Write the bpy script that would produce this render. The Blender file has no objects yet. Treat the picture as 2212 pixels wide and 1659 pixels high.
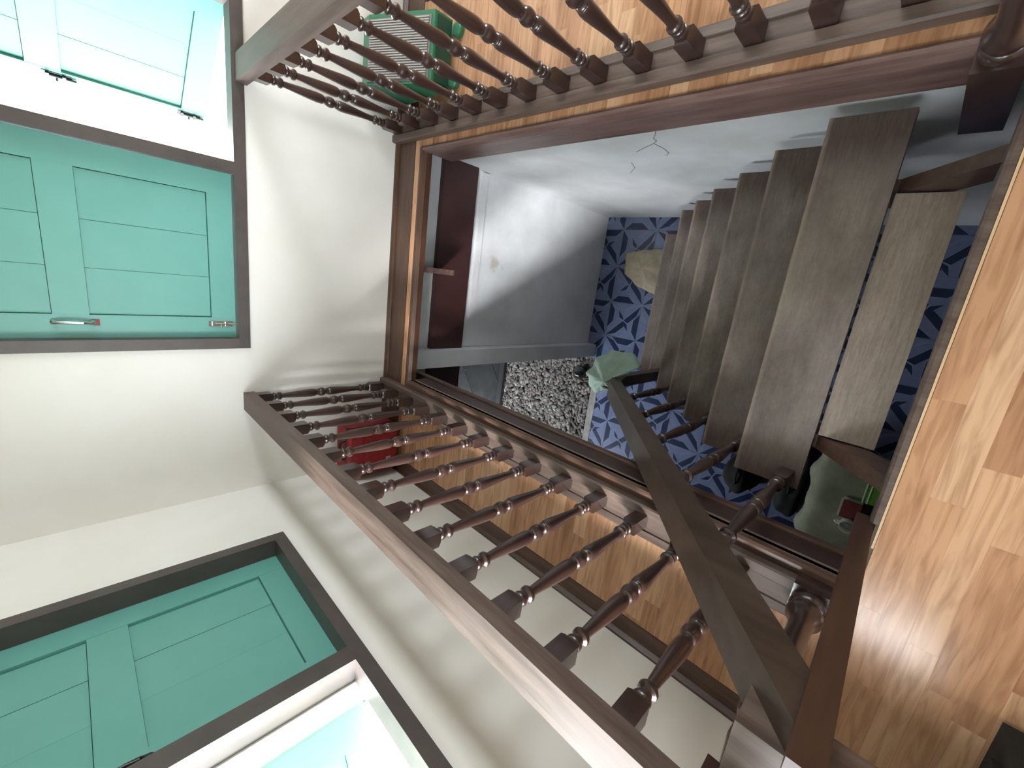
import bpy, bmesh, math, random
from mathutils import Vector, Matrix
random.seed(7)
D = bpy.data
COL = bpy.context.scene.collection
SC = bpy.context.scene

# ------------------------------------------------------------------ camera
cam = D.cameras.new('camera'); camo = D.objects.new('camera', cam); COL.objects.link(camo)
cam.sensor_fit = 'HORIZONTAL'; cam.sensor_width = 36.0; cam.lens = 907.03/2212*36
cam.clip_start = 0.02
RX = Vector((0.12563224, -0.70841376, -0.69452609))
RY = Vector((-0.96229082, -0.25727497, 0.08835143))
RZ = Vector((-0.24127355, 0.65723629, -0.71402209))
m = Matrix.Identity(4)
for i in range(3):
    m[i][0] = RX[i]; m[i][1] = -RY[i]; m[i][2] = -RZ[i]
m[0][3], m[1][3], m[2][3] = 0, 0, 1.5
camo.matrix_world = m
SC.camera = camo

# ------------------------------------------------------------------ world, view
w = D.worlds.new('overcast'); SC.world = w; w.use_nodes = True
bg = w.node_tree.nodes['Background']
bg.inputs[0].default_value = (0.93, 0.97, 1.0, 1); bg.inputs[1].default_value = 7.5
SC.view_settings.view_transform = 'Standard'; SC.view_settings.look = 'None'
SC.view_settings.exposure = 1.95
SC.cycles.caustics_reflective = False; SC.cycles.caustics_refractive = False; SC.view_settings.gamma = 1.0
SC.view_settings.use_curve_mapping = False

# veiled sun, high on the left and a little behind the viewer
sun = D.lights.new('veiled_sun', 'SUN'); sun.energy = 7.0; sun.angle = 0.32; sun.color = (1.0, 0.98, 0.95)
suno = D.objects.new('veiled_sun', sun); COL.objects.link(suno)
suno.rotation_euler = Vector((0.50, 0.60, -0.73)).to_track_quat('-Z', 'Y').to_euler()
def portal(name, loc, rot, sx, sy):
    l = D.lights.new(name, 'AREA'); l.shape = 'RECTANGLE'; l.size = sx; l.size_y = sy
    l.cycles.is_portal = True
    o = D.objects.new(name, l); COL.objects.link(o); o.location = loc; o.rotation_euler = rot
H90 = math.pi/2
portal('window_portal', (0.30, 2.74, 1.42), (-H90, 0, 0), 1.7, 1.2)
portal('window_portal', (-1.56, 0.70, 1.42), (0, -H90, 0), 1.2, 2.7)
portal('window_portal', (3.12, 1.30, 1.685), (0, H90, 0), 0.78, 2.15)
portal('window_portal', (-0.775, -2.53, 1.5), (H90, 0, 0), 0.8, 1.1)
portal('porch_portal', (-3.62, 4.15, -0.76), (0, -H90, 0), 0.75, 3.0)

# ------------------------------------------------------------------ helpers
def new_bm(): return bmesh.new()
def bx(bm, x0, x1, y0, y1, z0, z1, mi=0):
    vs = [bm.verts.new((x, y, z)) for z in (z0, z1) for y in (y0, y1) for x in (x0, x1)]
    fs = []
    for q in ((0,2,3,1),(4,5,7,6),(0,1,5,4),(1,3,7,5),(3,2,6,7),(2,0,4,6)):
        f = bm.faces.new([vs[i] for i in q]); f.material_index = mi; fs.append(f)
    return vs, fs
def bevel(bm, w_, seg=2):
    bmesh.ops.bevel(bm, geom=[e for e in bm.edges if e.calc_face_angle(0) > 0.6], offset=w_, segments=seg, profile=0.6, affect='EDGES', clamp_overlap=True)
def link(name, me, parent=None):
    o = D.objects.new(name, me); COL.objects.link(o)
    if parent is not None: o.parent = parent
    return o
def obj(name, bm, mats, parent=None, smooth=None):
    bmesh.ops.recalc_face_normals(bm, faces=bm.faces)
    me = D.meshes.new(name); bm.to_mesh(me); bm.free()
    if not isinstance(mats, (list, tuple)): mats = [mats]
    for k in mats: me.materials.append(k)
    if smooth is not None:
        for p in me.polygons: p.use_smooth = True
        me.set_sharp_from_angle(angle=smooth)
    return link(name, me, parent)
def box(name, x0, x1, y0, y1, z0, z1, mat, parent=None, bev=0.0, seg=2):
    bm = new_bm(); bx(bm, x0, x1, y0, y1, z0, z1)
    if bev: bevel(bm, bev, seg)
    return obj(name, bm, mat, parent, 0.6 if bev else None)
def boxes(name, lst, mat, parent=None):
    bm = new_bm()
    for b in lst: bx(bm, *b)
    return obj(name, bm, mat, parent)
def empty(name, loc, label, cat, group=None):
    o = D.objects.new(name, None); COL.objects.link(o); o.location = loc; o.empty_display_size = 0.05
    tag(o, label, cat, group); return o
def tag(o, label=None, cat=None, group=None, kind=None):
    if label: o['label'] = label
    if cat: o['category'] = cat
    if group: o['group'] = group
    if kind: o['kind'] = kind
    return o
def st(o, label=None):
    o['kind'] = 'structure'
    if label: o['label'] = label
    return o
def reparent(o, p):          # keep world place under an unrotated, unscaled parent
    o.parent = p; o.matrix_parent_inverse = Matrix.Translation(-Vector(p.location)); return o
def prism(bm, pts, a0, a1, axis='Y', mi=0):
    def mk(p, a):
        if axis == 'Y': return (p[0], a, p[1])
        if axis == 'X': return (a, p[0], p[1])
        return (p[0], p[1], a)
    A = [bm.verts.new(mk(p, a0)) for p in pts]; B = [bm.verts.new(mk(p, a1)) for p in pts]
    n = len(pts)
    bm.faces.new(A).material_index = mi; bm.faces.new(B[::-1]).material_index = mi
    for i in range(n):
        bm.faces.new((A[i], A[(i+1) % n], B[(i+1) % n], B[i])).material_index = mi
def lathe(bm, prof, seg=20, c=(0, 0)):
    rings = []
    for r, z in prof:
        rings.append([bm.verts.new((c[0]+r*math.cos(2*math.pi*k/seg), c[1]+r*math.sin(2*math.pi*k/seg), z)) for k in range(seg)])
    for a, b in zip(rings, rings[1:]):
        for k in range(seg):
            bm.faces.new((a[k], a[(k+1) % seg], b[(k+1) % seg], b[k]))
    bm.faces.new(rings[0][::-1]); bm.faces.new(rings[-1])
def tube(bm, pts, r, seg=8):
    pts = [Vector(p) for p in pts]; rings = []
    for i, p in enumerate(pts):
        d = (pts[min(i+1, len(pts)-1)] - pts[max(i-1, 0)]).normalized()
        u = d.cross(Vector((0.13, 0.27, 0.95))).normalized(); v = d.cross(u)
        rr = r[i] if isinstance(r, (list, tuple)) else r
        rings.append([bm.verts.new(p + u*rr*math.cos(2*math.pi*k/seg) + v*rr*math.sin(2*math.pi*k/seg)) for k in range(seg)])
    for a, b in zip(rings, rings[1:]):
        for k in range(seg): bm.faces.new((a[k], a[(k+1) % seg], b[(k+1) % seg], b[k]))
    bm.faces.new(rings[0][::-1]); bm.faces.new(rings[-1])

# ------------------------------------------------------------------ materials
def mat(name, col, rough=0.5, spec=0.5, metal=0.0, coat=0.0, coat_r=0.1):
    m_ = D.materials.new(name); m_.use_nodes = True
    b = m_.node_tree.nodes['Principled BSDF']
    b.inputs['Base Color'].default_value = (*col, 1); b.inputs['Roughness'].default_value = rough
    b.inputs['Specular IOR Level'].default_value = spec; b.inputs['Metallic'].default_value = metal
    b.inputs['Coat Weight'].default_value = coat; b.inputs['Coat Roughness'].default_value = coat_r
    return m_
def nodes(m_): return m_.node_tree.nodes, m_.node_tree.links, m_.node_tree.nodes['Principled BSDF']
def ramp(N, stops):
    r = N.new('ShaderNodeValToRGB'); e = r.color_ramp.elements
    while len(e) < len(stops): e.new(0.5)
    for q, (p, c) in zip(e, stops): q.position = p; q.color = (*c, 1) if len(c) == 3 else c
    return r
def noisy(name, c1, c2, scale=(1, 1, 1), ns=6.0, detail=6, rough=0.5, bump=0.0, lo=0.35, hi=0.65, spec=0.5, coat=0.0, coat_r=0.15, rnd=True, rough2=None):
    m_ = mat(name, c1, rough, spec, 0, coat, coat_r); N, L, B = nodes(m_)
    tc = N.new('ShaderNodeTexCoord'); mp = N.new('ShaderNodeMapping'); mp.inputs['Scale'].default_value = scale
    L.new(tc.outputs['Object'], mp.inputs[0])
    if rnd:
        oi = N.new('ShaderNodeObjectInfo'); ml = N.new('ShaderNodeMath'); ml.operation = 'MULTIPLY'; ml.inputs[1].default_value = 37.0
        L.new(oi.outputs['Random'], ml.inputs[0]); L.new(ml.outputs[0], mp.inputs['Location'])
    t = N.new('ShaderNodeTexNoise'); t.inputs['Scale'].default_value = ns; t.inputs['Detail'].default_value = detail; t.inputs['Roughness'].default_value = 0.62
    L.new(mp.outputs[0], t.inputs['Vector'])
    r = ramp(N, [(lo, c1), (hi, c2)]); L.new(t.outputs[0], r.inputs[0]); L.new(r.outputs[0], B.inputs['Base Color'])
    if rough2 is not None:
        mr = N.new('ShaderNodeMapRange'); mr.inputs['From Min'].default_value = lo; mr.inputs['From Max'].default_value = hi
        mr.inputs['To Min'].default_value = rough; mr.inputs['To Max'].default_value = rough2
        L.new(t.outputs[0], mr.inputs[0]); L.new(mr.outputs[0], B.inputs['Roughness'])
    if bump:
        bp = N.new('ShaderNodeBump'); bp.inputs['Strength'].default_value = bump; bp.inputs['Distance'].default_value = 0.004
        L.new(t.outputs[0], bp.inputs['Height']); L.new(bp.outputs[0], B.inputs['Normal'])
    return m_

M = {}
M['wall'] = noisy('wall_paint', (0.77, 0.76, 0.71), (0.81, 0.805, 0.77), ns=2.2, rough=0.55, bump=0.04, rnd=False)
M['lwall'] = noisy('lower_wall_paint', (0.54, 0.555, 0.57), (0.64, 0.67, 0.71), ns=3.0, detail=8, rough=0.7, bump=0.08, rnd=False)
def add_stain(m_, centre, radii, col, amount):
    N, L, B = nodes(m_); src = B.inputs['Base Color'].links[0].from_socket
    g = N.new('ShaderNodeNewGeometry'); sub = N.new('ShaderNodeVectorMath'); sub.operation = 'SUBTRACT'; sub.inputs[1].default_value = centre
    dv = N.new('ShaderNodeVectorMath'); dv.operation = 'DIVIDE'; dv.inputs[1].default_value = radii
    ln = N.new('ShaderNodeVectorMath'); ln.operation = 'LENGTH'
    L.new(g.outputs['Position'], sub.inputs[0]); L.new(sub.outputs[0], dv.inputs[0]); L.new(dv.outputs[0], ln.inputs[0])
    t = N.new('ShaderNodeTexNoise'); t.inputs['Scale'].default_value = 14; t.inputs['Detail'].default_value = 7; L.new(g.outputs['Position'], t.inputs['Vector'])
    ad = N.new('ShaderNodeMath'); ad.operation = 'MULTIPLY_ADD'; ad.inputs[1].default_value = 1.1; L.new(t.outputs[0], ad.inputs[0]); L.new(ln.outputs['Value'], ad.inputs[2])
    r = ramp(N, [(0.65, (amount,)*3), (1.45, (0, 0, 0))]); r.color_ramp.interpolation = 'EASE'
    mr = N.new('ShaderNodeMapRange'); mr.inputs['From Max'].default_value = 1.0; L.new(ad.outputs[0], r.inputs[0])
    mx = N.new('ShaderNodeMix'); mx.data_type = 'RGBA'; L.new(r.outputs[0], mx.inputs[0]); L.new(src, mx.inputs[6]); mx.inputs[7].default_value = (*col, 1)
    L.new(mx.outputs[2], B.inputs['Base Color'])
add_stain(M['lwall'], (0.10, 2.585, -0.92), (0.16, 0.3, 0.22), (0.36, 0.31, 0.22), 0.6)
add_stain(M['lwall'], (0.735, 1.51, -0.755), (0.2, 0.17, 0.06), (0.50, 0.68, 0.80), 0.75)
add_stain(M['lwall'], (-0.60, 2.47, -1.35), (0.2, 0.1, 0.14), (0.68, 0.69, 0.69), 0.5)
M['baluster'] = noisy('dark_varnished_wood', (0.024, 0.0125, 0.0105), (0.042, 0.021, 0.017), (8, 8, 1), 5, rough=0.30, bump=0.05, coat=0.5, coat_r=0.16)
M['rail'] = noisy('worn_rail_wood', (0.070, 0.047, 0.038), (0.130, 0.094, 0.078), (9, 0.8, 9), 5, rough=0.44, bump=0.10, rough2=0.55, spec=0.38)
M['stairrail'] = noisy('stair_rail_wood', (0.030, 0.019, 0.014), (0.058, 0.039, 0.029), (6, 1, 6), 4, rough=0.34, bump=0.08)
M['post'] = noisy('red_brown_post_wood', (0.026, 0.011, 0.007), (0.048, 0.021, 0.012), (7, 7, 1), 4, rough=0.42, bump=0.06)
M['tread'] = None
M['trim'] = noisy('dark_trim_wood', (0.048, 0.022, 0.013), (0.090, 0.042, 0.024), (1, 9, 9), 4, rough=0.35, bump=0.05)
M['trimy'] = noisy('dark_trim_wood_lengthwise', (0.050, 0.026, 0.018), (0.095, 0.052, 0.036), (9, 1, 9), 4, rough=0.38, bump=0.05)
M['beam'] = noisy('maroon_painted_beam', (0.034, 0.012, 0.012), (0.046, 0.017, 0.016), ns=5, rough=0.5)
M['fascia'] = noisy('maroon_fascia_wood', (0.085, 0.046, 0.040), (0.17, 0.105, 0.092), (5, 0.7, 7), 4, rough=0.38, bump=0.05)
M['lfascia'] = noisy('shaded_fascia_wood', (0.030, 0.017, 0.015), (0.048, 0.028, 0.025), (5, 0.7, 7), 4, rough=0.4, bump=0.05)  # same wood as the right fascia, its shade put into a darker colour
M['frame'] = noisy('brown_frame_paint', (0.060, 0.050, 0.047), (0.080, 0.066, 0.060), ns=8, rough=0.45)
M['teal'] = noisy('turquoise_paint', (0.122, 0.355, 0.305), (0.136, 0.378, 0.328), ns=5, rough=0.42, bump=0.05)
M['tealline'] = mat('dark_panel_joint', (0.045, 0.13, 0.10), 0.6)
M['cream'] = noisy('cream_reveal', (0.70, 0.66, 0.58), (0.76, 0.73, 0.66), ns=6, rough=0.6)
M['chrome'] = mat('polished_steel', (0.72, 0.71, 0.68), 0.18, metal=1.0)
M['ironk'] = mat('dark_iron', (0.06, 0.06, 0.065), 0.4, metal=0.7)
M['rust'] = mat('red_painted_plate', (0.20, 0.025, 0.02), 0.5)
M['concrete'] = noisy('grey_concrete', (0.22, 0.22, 0.21), (0.34, 0.34, 0.33), ns=9, rough=0.8, bump=0.2)
M['ceiling'] = mat('ceiling_white', (0.78, 0.77, 0.74), 0.7)
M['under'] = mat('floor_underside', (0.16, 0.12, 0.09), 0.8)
M['outground'] = mat('dry_grass_ground', (0.20, 0.21, 0.15), 0.9)

def board_mat():
    m_ = mat('orange_laminate', (0.45, 0.22, 0.09), 0.20, spec=0.36); N, L, B = nodes(m_)
    oi = N.new('ShaderNodeObjectInfo')
    r1 = ramp(N, [(0.0, (0.40, 0.208, 0.112)), (0.4, (0.50, 0.275, 0.155)), (0.75, (0.54, 0.312, 0.180)), (1.0, (0.61, 0.385, 0.235))])
    L.new(oi.outputs['Random'], r1.inputs[0])
    tc = N.new('ShaderNodeTexCoord'); mp = N.new('ShaderNodeMapping'); mp.inputs['Scale'].default_value = (1.6, 16, 16)
    ml = N.new('ShaderNodeMath'); ml.operation = 'MULTIPLY'; ml.inputs[1].default_value = 53.0
    L.new(oi.outputs['Random'], ml.inputs[0]); L.new(ml.outputs[0], mp.inputs['Location']); L.new(tc.outputs['Object'], mp.inputs[0])
    t = N.new('ShaderNodeTexNoise'); t.inputs['Scale'].default_value = 3.2; t.inputs['Detail'].default_value = 7; t.inputs['Distortion'].default_value = 0.9
    L.new(mp.outputs[0], t.inputs['Vector'])
    r2 = ramp(N, [(0.32, (0.62, 0.55, 0.50)), (0.58, (1, 1, 1))]); L.new(t.outputs[0], r2.inputs[0])
    mx = N.new('ShaderNodeMix'); mx.data_type = 'RGBA'; mx.blend_type = 'MULTIPLY'; mx.inputs[0].default_value = 0.85
    L.new(r1.outputs[0], mx.inputs[6]); L.new(r2.outputs[0], mx.inputs[7]); L.new(mx.outputs[2], B.inputs['Base Color'])
    bp = N.new('ShaderNodeBump'); bp.inputs['Strength'].default_value = 0.10; bp.inputs['Distance'].default_value = 0.002
    L.new(t.outputs[0], bp.inputs['Height']); L.new(bp.outputs[0], B.inputs['Normal'])
    return m_
M['board'] = board_mat()
M['palewood'] = mat('pale_raw_wood', (0.62, 0.42, 0.25), 0.4)
def tread_mat():
    m_ = mat('worn_tread_wood', (0.15, 0.12, 0.10), 0.5); N, L, B = nodes(m_)
    tc = N.new('ShaderNodeTexCoord'); oi = N.new('ShaderNodeObjectInfo')
    def math_(op, a, b=None):
        n = N.new('ShaderNodeMath'); n.operation = op
        for k, v in enumerate((a, b)):
            if v is None: continue
            if isinstance(v, (int, float)): n.inputs[k].default_value = v
            else: L.new(v, n.inputs[k])
        return n.outputs[0]
    off = math_('MULTIPLY', oi.outputs['Random'], 31.0)
    def noise(sc, ns, det, dist=0.0):
        mp = N.new('ShaderNodeMapping'); mp.inputs['Scale'].default_value = sc
        L.new(tc.outputs['Object'], mp.inputs[0]); L.new(off, mp.inputs['Location'])
        t = N.new('ShaderNodeTexNoise'); t.inputs['Scale'].default_value = ns; t.inputs['Detail'].default_value = det; t.inputs['Roughness'].default_value = 0.65; t.inputs['Distortion'].default_value = dist
        L.new(mp.outputs[0], t.inputs['Vector']); return t.outputs[0]
    blot = noise((1, 2.2, 2), 3.0, 9); grain = noise((2.5, 26, 26), 5.0, 6, 0.6); fine = noise((1, 1, 1), 60, 4)
    dust = ramp(N, [(0.30, (0.140, 0.112, 0.100)), (0.52, (0.225, 0.190, 0.170)), (0.72, (0.31, 0.265, 0.235))]); L.new(blot, dust.inputs[0])
    dark = ramp(N, [(0.35, (0.040, 0.020, 0.015)), (0.65, (0.085, 0.045, 0.033))]); L.new(grain, dark.inputs[0])
    sep = N.new('ShaderNodeSeparateXYZ'); L.new(tc.outputs['Object'], sep.inputs[0])
    ax = math_('ABSOLUTE', math_('ADD', sep.outputs[0], 0.01))
    k = math_('ADD', ax, math_('MULTIPLY', math_('SUBTRACT', blot, 0.5), 0.35))
    mr = N.new('ShaderNodeMapRange'); mr.inputs['From Min'].default_value = 0.47; mr.inputs['From Max'].default_value = 0.62; mr.interpolation_type = 'SMOOTHSTEP'
    L.new(k, mr.inputs[0])
    mx = N.new('ShaderNodeMix'); mx.data_type = 'RGBA'; L.new(math_('MULTIPLY', mr.outputs[0], 0.75), mx.inputs[0]); L.new(dust.outputs[0], mx.inputs[6]); L.new(dark.outputs[0], mx.inputs[7])  # darker tread ends: unworn wood, with shade also put into the colour
    # scuffed pale front arris
    fr = N.new('ShaderNodeMapRange'); fr.inputs['From Min'].default_value = -0.016; fr.inputs['From Max'].default_value = -0.005; L.new(sep.outputs[1], fr.inputs[0])
    frk = math_('MULTIPLY', fr.outputs[0], math_('MULTIPLY', grain, 0.9))
    m2 = N.new('ShaderNodeMix'); m2.data_type = 'RGBA'; L.new(frk, m2.inputs[0]); L.new(mx.outputs[2], m2.inputs[6]); m2.inputs[7].default_value = (0.42, 0.33, 0.27, 1)
    gr = ramp(N, [(0.30, (0.78, 0.76, 0.75)), (0.62, (1.05, 1.05, 1.05))]); L.new(math_('ADD', math_('MULTIPLY', grain, 0.6), math_('MULTIPLY', fine, 0.4)), gr.inputs[0])
    m3 = N.new('ShaderNodeMix'); m3.data_type = 'RGBA'; m3.blend_type = 'MULTIPLY'; m3.inputs[0].default_value = 1.0
    L.new(m2.outputs[2], m3.inputs[6]); L.new(gr.outputs[0], m3.inputs[7])
    hs = N.new('ShaderNodeHueSaturation'); mrv = N.new('ShaderNodeMapRange'); mrv.inputs['To Min'].default_value = 0.90; mrv.inputs['To Max'].default_value = 1.12
    L.new(oi.outputs['Random'], mrv.inputs[0]); L.new(mrv.outputs[0], hs.inputs['Value']); L.new(m3.outputs[2], hs.inputs['Color']); L.new(hs.outputs[0], B.inputs['Base Color'])
    bp = N.new('ShaderNodeBump'); bp.inputs['Strength'].default_value = 0.35; bp.inputs['Distance'].default_value = 0.003
    L.new(math_('ADD', grain, math_('MULTIPLY', fine, 0.4)), bp.inputs['Height']); L.new(bp.outputs[0], B.inputs['Normal'])
    return m_
M['tread'] = tread_mat()

M['tile_pale'] = mat('tile_pale_blue', (0.22, 0.27, 0.42), 0.3)
M['tile_light'] = noisy('tile_mid_blue', (0.150, 0.192, 0.335), (0.18, 0.225, 0.38), ns=8, rough=0.28)
M['tile_dark'] = noisy('tile_navy', (0.014, 0.026, 0.072), (0.020, 0.035, 0.09), ns=8, rough=0.28)

# ------------------------------------------------------------------ dimensions
YA = 2.585      # inner face of the far wall
XB = -1.394     # inner face of the left wall
XR = 3.0; YN = -2.4; ZC = 2.62
ZL = -2.45      # landing
ZF = -2.77      # lower floor
OX0, OX1, OY0, OY1 = -0.725, 0.645, -0.04, 2.29     # stair opening

# ------------------------------------------------------------------ upper room shell
def wall_with_holes(name, axis, c0, c1, a0, a1, z0, z1, holes, mat_, label):
    bm = new_bm()
    cuts = sorted({a0, a1, *[h[0] for h in holes], *[h[1] for h in holes]})
    for p, q in zip(cuts, cuts[1:]):
        mid = (p+q)/2; segs = [(z0, z1)]
        for h in holes:
            if h[0] < mid < h[1]: segs = [(z0, h[2]), (h[3], z1)]
        for s0, s1 in segs:
            if s1 - s0 < 1e-4: continue
            if axis == 'X': bx(bm, p, q, c0, c1, s0, s1)
            else: bx(bm, c0, c1, p, q, s0, s1)
    return st(obj(name, bm, mat_), label)
WA = (-0.545, 1.10, 0.835, 2.02)     # window in far wall: x0,x1,z0,z1 (outer frame)
WB = (-0.62, 2.035, 0.850, 2.02)     # wide window in left wall: y0,y1
WE = (0.25, 2.35, 1.32, 2.05)        # added fill-light window in the right wall, out of view
WF = (-1.10, -0.50, 1.10, 1.95)      # added fill-light window behind the viewer, unseen
wall_with_holes('wall_far', 'X', YA, YA+0.13, XB-0.13, XR+0.1, -0.05, ZC, [WA], M['wall'], 'white painted far wall above the stairwell')
wall_with_holes('wall_left', 'Y', XB-0.13, XB, YN-0.1, YA, -0.05, ZC, [WB], M['wall'], 'white painted left wall with turquoise shuttered window')
wall_with_holes('wall_right', 'Y', XR, XR+0.1, YN-0.1, YA, -0.05, ZC, [WE], M['wall'], 'white painted right wall')
wall_with_holes('wall_near', 'X', YN-0.1, YN, XB-0.13, XR+0.1, -0.05, ZC, [WF], M['wall'], 'white painted wall behind the viewer')
st(box('ceiling', XB-0.13, XR+0.1, YN-0.1, YA+0.13, ZC, ZC+0.08, M['ceiling']), 'white ceiling')

st(box('ceiling_eave_added', XB-0.53, XB-0.13, YN, YA, 2.28, 2.34, M['under']), 'unseen eave added outside the left wall to cut sky light')  # unseen, added to keep high sky light off the floor below the window
wall_with_holes('wall_far_cladding_added', 'X', YA+0.13, YA+0.145, XB-0.13, XR+0.1, -0.05, ZC, [WA], M['under'], 'unseen dark cladding added outside the far wall to cut bounce light')  # unseen, added to reduce light bounced onto the open shutter
st(box('ceiling_eave_added', XB-0.6, XR+0.6, YA+0.13, YA+1.6, 2.12, 2.18, M['under']), 'unseen eave added outside the far wall to shade the open shutter')  # unseen, added to shade the open shutter
# upper floor: slab with the stair opening, boards as pieces
def slab():
    bm = new_bm()
    for b in ((XB, XR, YN, OY0-0.01), (XB, OX0, OY0-0.01, YA), (OX1, XR, OY0-0.01, YA), (OX0, OX1, OY1, YA)):
        bx(bm, b[0], b[1], b[2], b[3], -0.045, -0.008)
    return obj('floor', bm, M['under'])
floor = st(slab(), 'orange wood laminate upper floor around the stair opening')
bw = 0.0635
def boards(x0, x1, y0, y1):
    n0 = math.floor(y0/bw); n = 0
    k = n0
    while k*bw < y1:
        a = max(y0, k*bw); b = min(y1, (k+1)*bw); k += 1
        if b - a < 0.004: continue
        rr = random.Random(k*7919+11); x = x0 - rr.random()*0.42
        while x < x1:
            ln = 0.42 + rr.random()*0.25
            p = max(x0, x); q = min(x1, x+ln); x += ln
            if q - p < 0.006: continue
            bm = new_bm(); g = 0.0001
            bx(bm, -(q-p)/2+g, (q-p)/2-g, -(b-a)/2+g, (b-a)/2-g, -0.006, 0.0)
            o = obj('floor_board', bm, M['board'], floor); o.location = ((p+q)/2, (a+b)/2, 0); n += 1
    return n
boards(-1.30, 0.62, -0.94, -0.063)
boards(0.669, 1.75, -0.02, 2.39)
boards(0.62, 1.75, -0.25, -0.063)
boards(-1.30, -0.775, -0.063, 2.39)
boards(-0.775, 0.669, 2.335, 2.39)
bm = new_bm()
bx(bm, XB, XR, YN, -0.94, -0.008, -0.001); bx(bm, 1.75, XR, -0.94, 2.39, -0.008, -0.001); bx(bm, 0.62, 1.75, -0.94, -0.25, -0.008, -0.001)
obj('plain_floor_area', bm, M['board'], floor)

# dark border strips lying on the floor along the walls
def moulded(name, pts, a0, a1, axis, mat_, label):
    bm = new_bm(); prism(bm, pts, a0, a1, axis); return st(obj(name, bm, mat_, None), label)
moulded('trim_1', [(YA, -0.008), (YA, 0.022), (YA-0.012, 0.022), (YA-0.022, 0.010), (YA-0.026, 0.004), (2.392, 0.003), (2.39, -0.008)], XB, XR, 'X', M['trim'], 'dark wood border strip along the far wall')
moulded('trim_2', [(XB, -0.008), (XB, 0.022), (XB+0.010, 0.022), (XB+0.018, 0.009), (XB+0.022, 0.004), (-1.302, 0.003), (-1.30, -0.008)], YN, 2.39, 'Y', M['trimy'], 'dark wood border strip along the left wall')
# nosings and fascias of the opening
moulded('trim_3', [(2.335, -0.045), (2.335, 0.006), (2.315, 0.012), (2.300, 0.008), (2.288, -0.012), (2.284, -0.045)], -0.772, 0.669, 'X', M['trim'], 'brown rounded nosing at the far edge of the stair opening')
moulded('trim_4', [(0.669, -0.03), (0.669, 0.008), (0.660, 0.014), (0.650, 0.010), (0.641, -0.004), (0.638, -0.03)], -0.02, 2.30, 'Y', M['fascia'], 'rounded dark nosing along the right edge of the stair opening')
moulded('trim_5', [(0.690, -0.195), (0.690, -0.03), (0.643, -0.03), (0.643, -0.195)], -0.02, 2.30, 'Y', M['fascia'], 'deep maroon fascia board on the right side of the stairwell')
moulded('trim_6', [(-0.775, -0.03), (-0.775, 0.006), (-0.742, 0.008), (-0.732, 0.004), (-0.725, -0.010), (-0.725, -0.03)], -0.035, 2.30, 'Y', M['trimy'], 'dark nosing along the left edge of the stair opening')
moulded('trim_7', [(-0.765, -0.155), (-0.765, -0.03), (-0.730, -0.03), (-0.730, -0.155)], -0.035, 2.32, 'Y', M['lfascia'], 'shade-darkened fascia board on the left side of the stairwell')
moulded('trim_8', [(-0.775, -0.195), (-0.775, -0.155), (-0.722, -0.155), (-0.718, -0.165), (-0.718, -0.195)], -0.035, 2.45, 'Y', M['trimy'], 'lighter bottom edging under the left fascia board')
moulded('trim_9', [(-0.056, -0.05), (-0.056, 0.001), (-0.043, 0.001), (-0.036, -0.006), (-0.034, -0.05)], -0.53, XR-1.2, 'X', M['rail'], 'worn greyish edging at the near edge of the stair opening')
moulded('trim_10', [(-0.0625, -0.008), (-0.0625, 0.002), (-0.057, 0.002), (-0.057, -0.008)], -0.60, XR-1.2, 'X', M['palewood'], 'thin pale strip beside the near edging')

# ------------------------------------------------------------------ balustrades
def smooth_profile():
    return [(r, z*0.785/0.755) for r, z in base_profile()]
def base_profile():
    # (radius, z) of the turned part, measured from the rail: block 0-0.105, neck, vase, ball, vase, neck, block
    return [(0.0195,0.100),(0.0195,0.103),(0.0225,0.108),(0.0235,0.114),(0.0215,0.119),(0.0165,0.121),(0.0165,0.124),(0.0205,0.128),(0.0220,0.133),(0.0200,0.138),
            (0.0150,0.141),(0.0150,0.147),(0.0205,0.150),(0.0245,0.155),(0.0240,0.160),(0.0185,0.164),(0.0155,0.170),(0.0150,0.190),(0.0165,0.225),(0.0195,0.265),(0.0230,0.305),(0.0250,0.335),
            (0.0245,0.352),(0.0220,0.362),(0.0205,0.364),(0.0215,0.369),(0.0190,0.373),(0.0150,0.375),(0.0150,0.380),(0.0200,0.384),(0.0245,0.392),(0.0258,0.402),(0.0240,0.413),(0.0200,0.420),(0.0205,0.424),(0.0160,0.428),(0.0155,0.433),
            (0.0195,0.436),(0.0225,0.446),(0.0235,0.465),(0.0222,0.500),(0.0190,0.545),(0.0155,0.590),(0.0138,0.615),(0.0140,0.622),(0.0200,0.626),(0.0235,0.632),(0.0225,0.640),(0.0150,0.645),(0.0145,0.652),
            (0.0195,0.656),(0.0220,0.662),(0.0205,0.668),(0.0175,0.671),(0.0195,0.676),(0.0195,0.680)]
BH = 0.785
def baluster_bm(scale_z=1.0, h=0.026, off=(0, 0), top_cut=None):
    bm = new_bm()
    prof = [(r, z*scale_z) for r, z in smooth_profile()]
    lathe(bm, prof, 18)
    q = 0.0215
    def blk(z0, z1, ch0, ch1):
        pts = []
        for z, s in ((z0, h), (z1-0.012 if ch1 else z1, h)) if not ch0 else ((z0+0.012, h), (z1, h)):
            pts.append((z, s))
        if ch1: pts.append((z1, q*0.86))
        if ch0: pts.insert(0, (z0, q*0.86))
        rings = [[bm.verts.new((sx*s, sy*s, z)) for sx, sy in ((-1,-1),(1,-1),(1,1),(-1,1))] for z, s in pts]
        for a, b in zip(rings, rings[1:]):
            for k in range(4): bm.faces.new((a[k], a[(k+1) % 4], b[(k+1) % 4], b[k]))
        bm.faces.new(rings[0][::-1]); bm.faces.new(rings[-1])
    blk(0.0, 0.110*scale_z, False, True)
    blk(0.700*scale_z, BH*scale_z, True, False)
    return bm
BAL = None
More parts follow.
